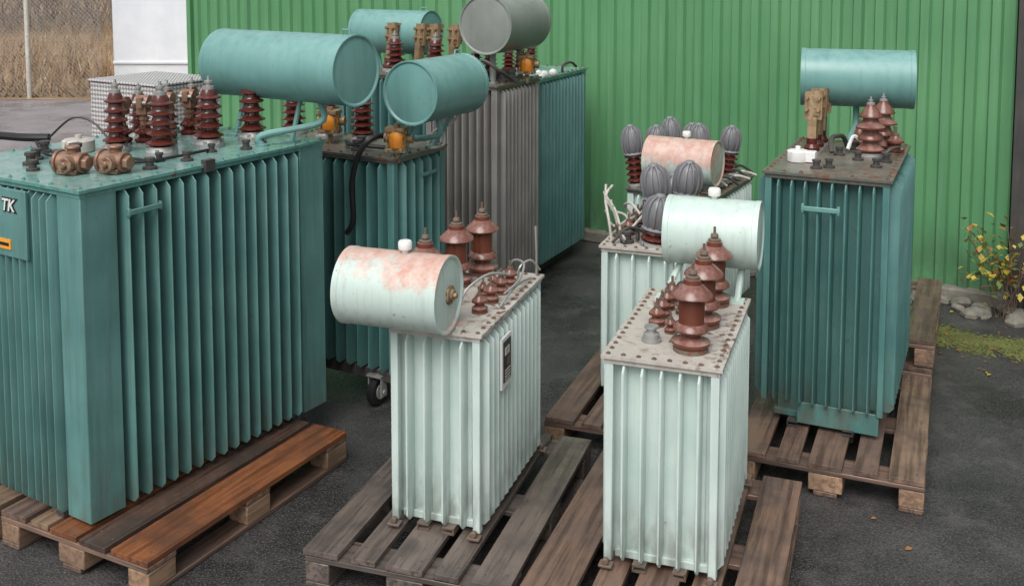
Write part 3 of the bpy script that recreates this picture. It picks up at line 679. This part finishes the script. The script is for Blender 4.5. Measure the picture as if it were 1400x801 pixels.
mb=MB(); mb.tube(smoothpts([(-3.5,5.3,1.0),(-3.1,5.15,1.28),(-2.75,5.02,1.43),(-2.5,4.93,1.475),(-2.3,4.86,1.478),(-2.17,4.85,1.478)]),.019,10)
o=obj('black_hose',mb.mesh('black_hose',[RUBBER])); o['label']='black rubber hose draped over the big transformer'; o['category']='hose'

# moss + leaves + bush
k=NT('moss'); n=k.noise(k.mapping(),9,6,.7); k.bump(n,.9,.03); MOSS=k.out(k.mix(k.rng(n,.35,.65),(.065,.08,.022),(.15,.16,.045)),.95)
mb=MB(); vs=[];fs=[]
clumps=[(random.gauss(0,.16),random.gauss(0,.65)) for _ in range(45)]
for i in range(5200):
    cr,cq=random.choice(clumps); r=cr+random.gauss(0,.05); q=cq+random.gauss(0,.10); x=2.92+q*.84*.5+r*.5; yy=6.12-q*.543*.5+r*.8; s_=random.uniform(.004,.014); o_=len(vs); a=random.random()*6
    if abs(r)>.5: continue
    vs+=[(x+s_*math.cos(a),yy+s_*math.sin(a),.003),(x+s_*math.cos(a+2.1),yy+s_*math.sin(a+2.1),.003),(x+s_*math.cos(a+4.2),yy+s_*math.sin(a+4.2),.003),(x,yy,.004+s_*.35)]
    fs+=[(o_,o_+1,o_+3),(o_+1,o_+2,o_+3),(o_+2,o_,o_+3)]
mb.add(vs,fs); g=obj('moss',mb.mesh('moss',[MOSS])); g['kind']='stuff'; g['label']='patchy green moss on the wet asphalt by the wall'; g['category']='moss'
YL=NT('yellow_leaf').out((.45,.34,.05),.6); GL=NT('green_leaf').out((.11,.16,.035),.6); OL=NT('orange_leaf').out((.30,.13,.04),.6)
def leaf(mb,p,s_,mi):
    M=Matrix.Translation(p)@Matrix.Rotation(random.random()*6.3,4,'Z')@Matrix.Rotation(random.uniform(-1.2,1.2),4,'X')
    mb.add([(-s_*.1,0,0),(s_*.35,s_*.45,.1*s_),(0,s_,0),(-s_*.4,s_*.5,.1*s_)],[(0,1,2,3)],mi,M)
def shrub(loc,label,seed,n=14,H_=.75,sp_=.38):
    random.seed(seed); r=root('leafy_shrub',loc,0,label,'shrub','shrubs growing at the wall foot'); ms=MB(); ml=MB()
    for i in range(n):
        a=random.random()*6.3; sp=random.uniform(.1,sp_); h=random.uniform(.35,1)*H_
        p0=Vector((random.uniform(-.08,.08),random.uniform(-.05,.05),0)); p2=Vector((math.cos(a)*sp,math.sin(a)*sp*.5-.05,h)); p1=p0.lerp(p2,.5)+Vector((0,0,.1))
        pts=smoothpts([p0,p1,p2],5); ms.tube(pts,.003,5)
        for p in pts[4:]:
            for q in range(2): leaf(ml,p+Vector((random.gauss(0,.05),random.gauss(0,.04),random.gauss(0,.04))),random.uniform(.03,.065),random.choice([0,0,0,1,1,2]))
    obj('stems',ms.mesh('stems',[RUSTY]),r); obj('foliage',ml.mesh('foliage',[YL,GL,OL]),r)
shrub((3.22,6.60,0),'yellow and green leaved shrub growing at the wall base',3,19,.66,.38)
shrub((3.5,6.4,0),'yellow and green leaved shrub growing at the wall base',5,16,.5)
random.seed(99)
mb=MB()
for i in range(190):
    if i<120: p=Vector((random.uniform(2.3,4.2),random.uniform(5.6,6.9),.006))
    elif i<170: p=Vector((random.uniform(-9,-4),random.uniform(13,17.4),.006))
    else: p=Vector((random.uniform(.9,3),random.uniform(2.8,5),.006))
    s_=random.uniform(.012,.035); M=Matrix.Translation(p)@Matrix.Rotation(random.random()*6.3,4,'Z')@Matrix.Rotation(random.uniform(-.15,.15),4,'X')
    mb.add([(-s_*.1,0,0),(s_*.35,s_*.45,.004),(0,s_,.002),(-s_*.4,s_*.5,.006)],[(0,1,2,3)],random.choice([0,2,2]),M)
g=obj('fallen_leaves',mb.mesh('fallen_leaves',[YL,GL,OL])); g['kind']='stuff'; g['label']='scattered fallen yellow leaves on the asphalt'; g['category']='leaves'

# ------------------------------------------------------------------ light / camera
w=bpy.data.worlds.new('World'); sc.world=w; w.use_nodes=True; nt=w.node_tree
bg=nt.nodes['Background']; sky=nt.nodes.new('ShaderNodeTexSky'); sky.sky_type='NISHITA'; sky.sun_disc=False
sky.sun_elevation=math.radians(52); sky.sun_rotation=math.radians(200); sky.dust_density=4; sky.air_density=1.6
hs=nt.nodes.new('ShaderNodeHueSaturation'); hs.inputs['Saturation'].default_value=.22
nt.links.new(sky.outputs[0],hs.inputs['Color']); nt.links.new(hs.outputs[0],bg.inputs[0]); bg.inputs[1].default_value=.15
sl=bpy.data.lights.new('sun','SUN'); sl.energy=2.1; sl.angle=math.radians(45); sl.color=(1,.98,.96)
so=bpy.data.objects.new('sun',sl); col.objects.link(so); so.rotation_euler=(math.radians(38),0,math.radians(-20)); so.location=(0,0,10)
cam=bpy.data.cameras.new('camera'); co=bpy.data.objects.new('camera',cam); col.objects.link(co)
co.location=(0,0,2.3); co.rotation_euler=(math.radians(85),0,0); cam.lens=36.77; cam.sensor_width=36; cam.shift_y=-.234; cam.clip_end=500
sc.camera=co
sc.view_settings.view_transform='Standard'; sc.view_settings.look='None'; sc.view_settings.exposure=0
